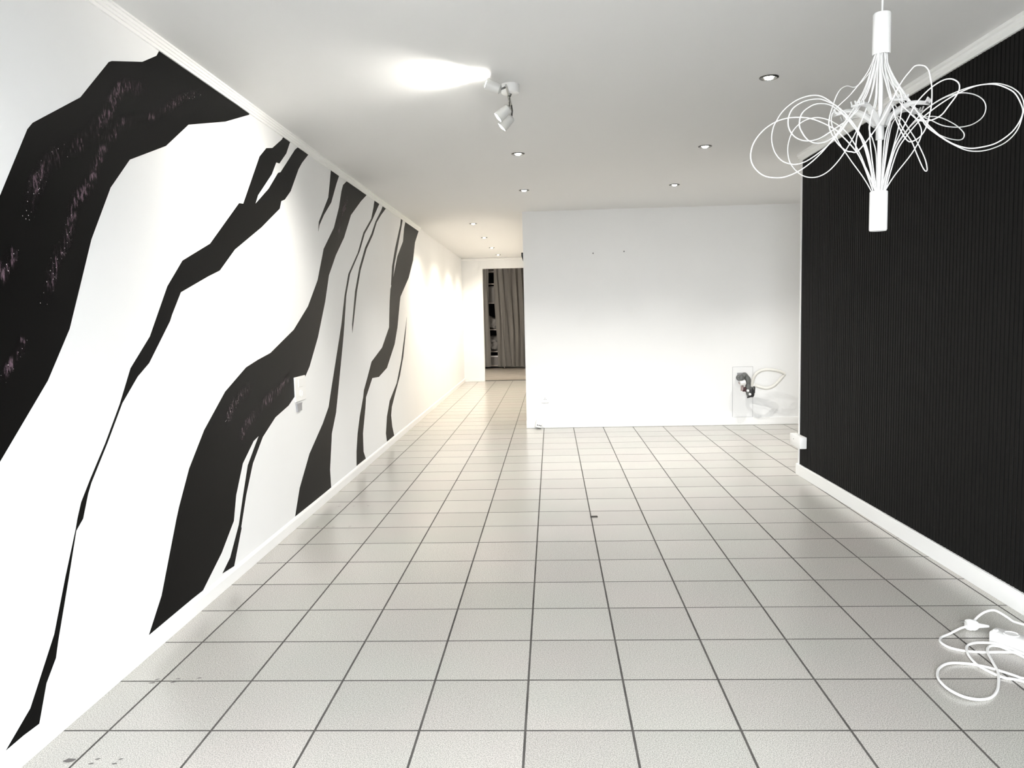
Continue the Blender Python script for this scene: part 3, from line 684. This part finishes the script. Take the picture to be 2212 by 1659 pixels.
# ------------------------------------------------------------------ plumbing on the back wall
t = thing('access_panel', 'tall white access panel behind the waste trap on the back wall', 'panel', (2.096, 8.6, .355))
obj('gap_shade', box(-.111, .111, -.003, 0, -.2655, .291), M_grey, t)  # grey rim painted in for the shade in the gap round the panel
obj('panel_face', box(-.108, .108, -.007, -.0005, -.2655, .288, .0015), M_white, t)
obj('cutout', box(-.062, .030, -.0075, -.004, .150, .225), M_grey, t)
tr = thing('waste_trap', 'grey waste trap with a looped cream hose jutting from the white access panel', 'waste trap', (0, 8.6, 0))
HOSE = [(2.159, 0.444), (2.161, 0.487), (2.167, 0.529), (2.19, 0.576), (2.232, 0.609), (2.286, 0.623), (2.335, 0.623), (2.398, 0.612), (2.448, 0.598), (2.481, 0.578), (2.481, 0.562), (2.444, 0.516), (2.391, 0.457), (2.341, 0.428), (2.295, 0.421), (2.241, 0.434), (2.199, 0.448)]
TRAP = [(2.048, 0.536), (2.057, 0.551), (2.082, 0.561), (2.107, 0.539), (2.12, 0.496), (2.122, 0.445), (2.124, 0.394), (2.133, 0.355), (2.154, 0.359), (2.162, 0.393), (2.162, 0.444)]
YT = -.14
tp = smoothpath([(2.05, -.012, .528), (2.052, -.05, .530)] + [(x, YT, z) for x, z in TRAP], 4)
n_ = len(tp)
obj('trap_pipe', tube(tp, .030, 14, radii=[.030 + .004 * math.sin(i * .9) * (i < n_ * .6) for i in range(n_)]), M_pvc, tr, True)
obj('trap_cup', lathe([(0, -.052), (.026, -.050), (.036, -.03), (.038, .03), (.033, .034), (.033, .05), (0, .05)], 18, M=Matrix.Translation((2.152, YT, .375))), M_blackpvc, tr, True)
obj('inlet_socket', lathe([(0, -.06), (.022, -.058), (.025, .0), (.025, .022), (0, .022)], 16, M=Matrix.Translation((2.173, YT, .425))), M_blackpvc, tr, True)
hp = smoothpath([(x, YT - .02 - .06 * math.sin(PI * i / 16), z) for i, (x, z) in enumerate(HOSE)], 5)
hp += [hp[-1] + Vector((-.02, .06, .0)), hp[-1] + Vector((-.025, .10, .0))]
h_ = obj('drain_hose', tube(hp, .0165, 12), M_hose, tr, True); h_['label'] = 'cream flexible hose bent into a loop'
obj('hose_collar', lathe([(0, .0), (.018, .0), (.018, .035), (.0145, .04), (0, .04)], 16, M=Matrix.Translation((2.173, YT - .02, .447))), M_plastic, tr, True)
obj('union_nut', lathe([(0, -.028), (.026, -.028), (.029, -.02), (.029, .02), (.026, .028), (0, .028)], 8, M=Matrix.Translation((2.062, YT - .01, .483)) @ Matrix.Rotation(PI / 2.3, 4, 'Y')), M_plastic, tr)
obj('supply_pipe', tube([(2.058, -.03, .47), (2.058, YT + .01, .468), (2.058, YT, .43), (2.057, YT, .395)], .015, 12), M_copper, tr, True)
v_ = obj('valve_body', lathe([(0, -.03), (.014, -.03), (.017, -.02), (.017, .02), (.012, .03), (0, .03)], 12, M=Matrix.Translation((2.082, YT, .412)) @ Matrix.Rotation(.9, 4, 'Y')), M_red, tr, True)
obj('valve_handle', box(2.076, 2.092, YT - .025, YT - .012, .385, .435, .003), M_red, v_)
for x, z in ((2.110, .398), (2.133, .358)):
    obj('nut_cap', lathe([(0, .014), (.011, .012), (.014, .0), (.014, -.012), (0, -.012)], 12, M=Matrix.Translation((x, YT - .035, z)) @ MB), M_plastic, tr, True)
obj('drain_lever', tube([(2.105, YT - .02, .322), (2.13, YT - .025, .330), (2.165, YT - .01, .345)], .009, 8), M_blackpvc, tr, True)

# ------------------------------------------------------------------ extension lead on the floor
CABLE = {
    'K1': [(1.612,3.026),(1.584,3.019),(1.535,2.988),(1.487,2.958),(1.465,2.934),(1.454,2.902),(1.463,2.86),(1.501,2.832),(1.559,2.82),(1.637,2.82),(1.681,2.807),(1.704,2.76),(1.716,2.697)],
    'K2': [(1.737,2.731),(1.698,2.801),(1.673,2.838),(1.642,2.876),(1.58,2.882),(1.535,2.863),(1.51,2.832),(1.491,2.777),(1.485,2.714),(1.5,2.663),(1.524,2.621),(1.565,2.6),(1.583,2.559),(1.606,2.519),(1.641,2.539),(1.66,2.569),(1.638,2.59),(1.579,2.6),(1.564,2.626),(1.546,2.658),(1.516,2.694),(1.48,2.719),(1.434,2.728),(1.387,2.719),(1.34,2.68),(1.308,2.631),(1.291,2.583),(1.29,2.527),(1.309,2.484),(1.337,2.467),(1.37,2.467),(1.408,2.484),(1.451,2.528),(1.49,2.589),(1.523,2.653),(1.539,2.708),(1.56,2.777),(1.579,2.82),(1.602,2.85),(1.625,2.863),(1.647,2.86),(1.662,2.832),(1.678,2.801),(1.69,2.737),(1.695,2.664)],
    'K3': [(1.661,3.065),(1.705,3.09),(1.75,3.1),(1.775,3.089),(1.803,3.064),(1.834,3.021)],
    'plug': [(1.611,3.029),(1.689,3.018)],
    'strip': [(1.633,2.911),(1.698,2.832)],
}
ex = thing('extension_lead', 'white extension lead with coiled cable and plug by the black wall', 'extension lead', (1.66, 2.87, 0))
def loc_(p): return (p[0] - 1.66, p[1] - 2.87)
A_, B_ = Vector((1.633, 2.911, 0)), Vector((1.698, 2.832, 0))
dS = Vector((B_ - A_)).normalized(); dW = Vector((-dS.y, dS.x, 0))
if dW.x < 0: dW = -dW
SL, SWD, SH = .34, .062, .046
Ms = Matrix(((dS.x, dW.x, 0, A_.x - 1.66), (dS.y, dW.y, 0, A_.y - 2.87), (0, 0, 1, .001), (0, 0, 0, 1)))
bm = box(0, SL, 0, SWD, 0, SH, .006, 2); bmesh.ops.transform(bm, matrix=Ms, verts=bm.verts)
sb = obj('strip_body', bm, M_plastic, ex, True)
for i in range(4):
    Mf = Ms @ Matrix.Translation((.065 + i * .07, SWD / 2, SH))
    q_ = obj('socket_face', lathe([(.026, -.001), (.026, .0022), (.0225, .003), (.0205, .0006), (0, .0004)], 22, M=Mf), M_plastic, sb, True)
bm = box(.008, .022, .010, .030, SH - .002, SH + .006, .002); bmesh.ops.transform(bm, matrix=Ms, verts=bm.verts)
obj('switch', bm, M_plastic, sb)


def cable(pts, r, zf):
    P = smoothpath([(*loc_(p), 0) for p in pts], 6)
    n = len(P)
    return tube([Vector((p.x, p.y, r + zf(i / (n - 1)))) for i, p in enumerate(P)], r, 8)


obj('cable', cable(CABLE['K1'], .0046, lambda t: .012 * max(0, 1 - t * 5) + .010 * (t > .75) * (t - .75) * 4), M_wire, ex, True)
obj('cable', cable(CABLE['K2'], .0046, lambda t: .0095 * (.5 + .5 * math.sin(t * 26 - 1.2))), M_wire, ex, True)
obj('cable', cable(CABLE['K3'], .0046, lambda t: .018 + .03 * math.sin(PI * min(1, t * 1.2))), M_wire, ex, True)
p0, p1 = Vector((*loc_(CABLE['plug'][0]), .023)), Vector((*loc_(CABLE['plug'][1]), .020))
Mp = aim(p0, p1)
pg = obj('plug', lathe([(0, 0), (.019, .0), (.0215, .006), (.0215, .030), (.018, .038), (.010, .046), (.0065, .070), (.0048, .082), (0, .083)], 18, M=Mp), M_plastic, ex, True)
obj('plug_collar', lathe([(.021, .010), (.0228, .012), (.0228, .017), (.021, .019)], 18, M=Mp), M_plastic, pg, True)
for s in (-.0095, .0095):
    obj('plug_pin', tube([Mp @ Vector((s * .3, s, .001)), Mp @ Vector((s * .3, s, -.018))], .0024, 8), M_steel, pg, True)

# ------------------------------------------------------------------ small marks on the floor
ch = obj('tile_chip', prism([(.222, 4.765, .0008), (.268, 4.767, .0008), (.266, 4.790, .0008), (.236, 4.788, .0008), (.224, 4.782, .0008)], (0, 0, .004)), M_chip)
tag(ch, 'small dark chip lying on a tile joint in the middle of the floor', 'chip')
bm = bmesh.new()
def blob(x, y, rx, ry, a_=0, n=9):
    ca, sa = math.cos(a_), math.sin(a_)
    vs = []
    for i in range(n):
        u = 2 * PI * i / n; k_ = random.uniform(.75, 1.1)
        dx, dy = rx * math.cos(u) * k_, ry * math.sin(u) * k_
        vs.append(bm.verts.new((x + dx * ca - dy * sa, y + dx * sa + dy * ca, .0007)))
    bm.faces.new(vs)
blob(-1.446, 2.099, .020, .012)
for x, y in ((-1.371, 2.084), (-1.301, 2.085)): blob(x, y, .009, .0035, .2); blob(x + .006, y + .024, .008, .0035, .3)
for x, y in ((-1.451, 2.581), (-1.375, 2.585), (-1.300, 2.592)): blob(x, y, .011, .005, .3); blob(x + .006, y + .026, .009, .004, .3)
for y, dx in ((5.115, -.003), (4.60, .004)):
    for x in (-1.47, -1.37, -1.27): blob(x + dx, y + random.uniform(-.01, .01), .010, .005, .3)
dr = struct('dried_drips', bm, M_stain, floor, 'grey dried drips on the tiles along the mural wall'); dr['kind'] = 'stuff'

# ------------------------------------------------------------------ curtains and the dim storeroom
def curtain(name, label, x0, x1, y, amp, nfold, z0, z1, seed, lean=0.0):
    rnd = random.Random(seed); ph = [rnd.uniform(0, 6.28) for _ in range(4)]
    bm = bmesh.new(); NX, NZ = max(12, int(nfold * 10)), 14; grid = []
    for side in (0, 1):
        g = []
        for j in range(NZ + 1):
            z = z0 + (z1 - z0) * j / NZ; row = []
            for i in range(NX + 1):
                s = i / NX; u = s * nfold * 2 * PI
                yy = amp * (math.sin(u + ph[0] + .25 * math.sin(z * 2 + ph[1])) + .35 * math.sin(2.3 * u + ph[2])) * (.75 + .25 * j / NZ)
                xx = x0 + (x1 - x0) * s + lean * (1 - j / NZ) * (1 - s) + .012 * math.sin(z * 3 + u)
                row.append(bm.verts.new((xx, y + yy + side * .004, z)))
            g.append(row)
        grid.append(g)
    for sd, g in enumerate(grid):
        for j in range(NZ):
            for i in range(NX): bm.faces.new((g[j][i], g[j][i + 1], g[j + 1][i + 1], g[j + 1][i]))
    f, b = grid
    for j in range(NZ):
        bm.faces.new((f[j][0], f[j + 1][0], b[j + 1][0], b[j][0])); bm.faces.new((f[j][NX], f[j + 1][NX], b[j + 1][NX], b[j][NX]))
    for i in range(NX):
        bm.faces.new((f[0][i], f[0][i + 1], b[0][i + 1], b[0][i])); bm.faces.new((f[NZ][i], f[NZ][i + 1], b[NZ][i + 1], b[NZ][i]))
    r = thing(name, label, 'curtain', (0, 0, 0))
    obj('drape', bm, M_curtain, r, True)
    return r
YC = 18.05
curtain('curtain', 'wide grey brown pleated curtain filling the doorway beyond the corridor', -1.335, -.30, YC, .035, 7, .055, 2.597, 3, .06)
curtain('curtain', 'narrow strip of grey brown curtain at the left edge of doorway', -1.95, -1.45, YC + .03, .025, 4, .055, 2.597, 8)
sh = thing('storage_shelf', 'dark shelf unit glimpsed through the gap between the curtains', 'shelf', (-1.42, 18.52, 0))
for s in (-1, 1): obj('side_panel', box(s * .28 - .012, s * .28 + .012, -.2, .2, 0, 2.3), M_shelf, sh)
for z in (.06, .40, .92, 1.55, 2.0, 2.28): obj('shelf_board', box(-.268, .268, -.2, .2, z - .012, z + .012, .002), M_shelf, sh)
obj('back_panel', box(-.268, .268, .19, .2, 0, 2.3), M_gap, sh)
def bundle(x, y, z, rx, ry, rz, seed, label, name='cloth_bundle', cat='bundle'):
    rnd = random.Random(seed); bm = bmesh.new(); bmesh.ops.create_icosphere(bm, subdivisions=3, radius=1)
    ph = [rnd.uniform(0, 6) for _ in range(6)]
    for v in bm.verts:
        c = v.co.copy(); k_ = 1 + .12 * math.sin(5 * c.x + ph[0]) * math.sin(6 * c.z + ph[1]) + .10 * math.sin(9 * c.z + 4 * c.x + ph[2]) + .05 * math.sin(14 * c.y + ph[3])
        v.co = Vector((c.x * rx * k_, c.y * ry * k_, max(-.82, c.z * k_) * rz))
    o_ = obj(name, bm, M_cloth, None, True); o_.location = (x, y, z + rz * .82)
    return tag(o_, label, cat)
bundle(-1.42, 18.47, .413, .22, .17, .20, 1, 'crumpled brown bundle on the lower board of the dark shelf')
bundle(-1.42, 18.47, .933, .22, .17, .16, 2, 'crumpled grey bundle on the middle board of the dark shelf')
bx = thing('storage_box', 'grey box on the bottom board of the dark shelf', 'box', (-1.42, 18.46, .0725))
obj('box_body', box(-.2, .2, -.12, .15, 0, .20, .004), M_cloth, bx); obj('lid', box(-.206, .206, -.126, .156, .20, .225, .004), M_backroom, bx)
bx = thing('storage_box', 'tall grey brown box on the upper board of dark shelf', 'box', (-1.42, 18.46, 1.5625))
obj('box_body', box(-.21, .21, -.12, .15, 0, .36, .004), M_cloth, bx); obj('lid', box(-.216, .216, -.126, .156, .36, .385, .004), M_cloth, bx)
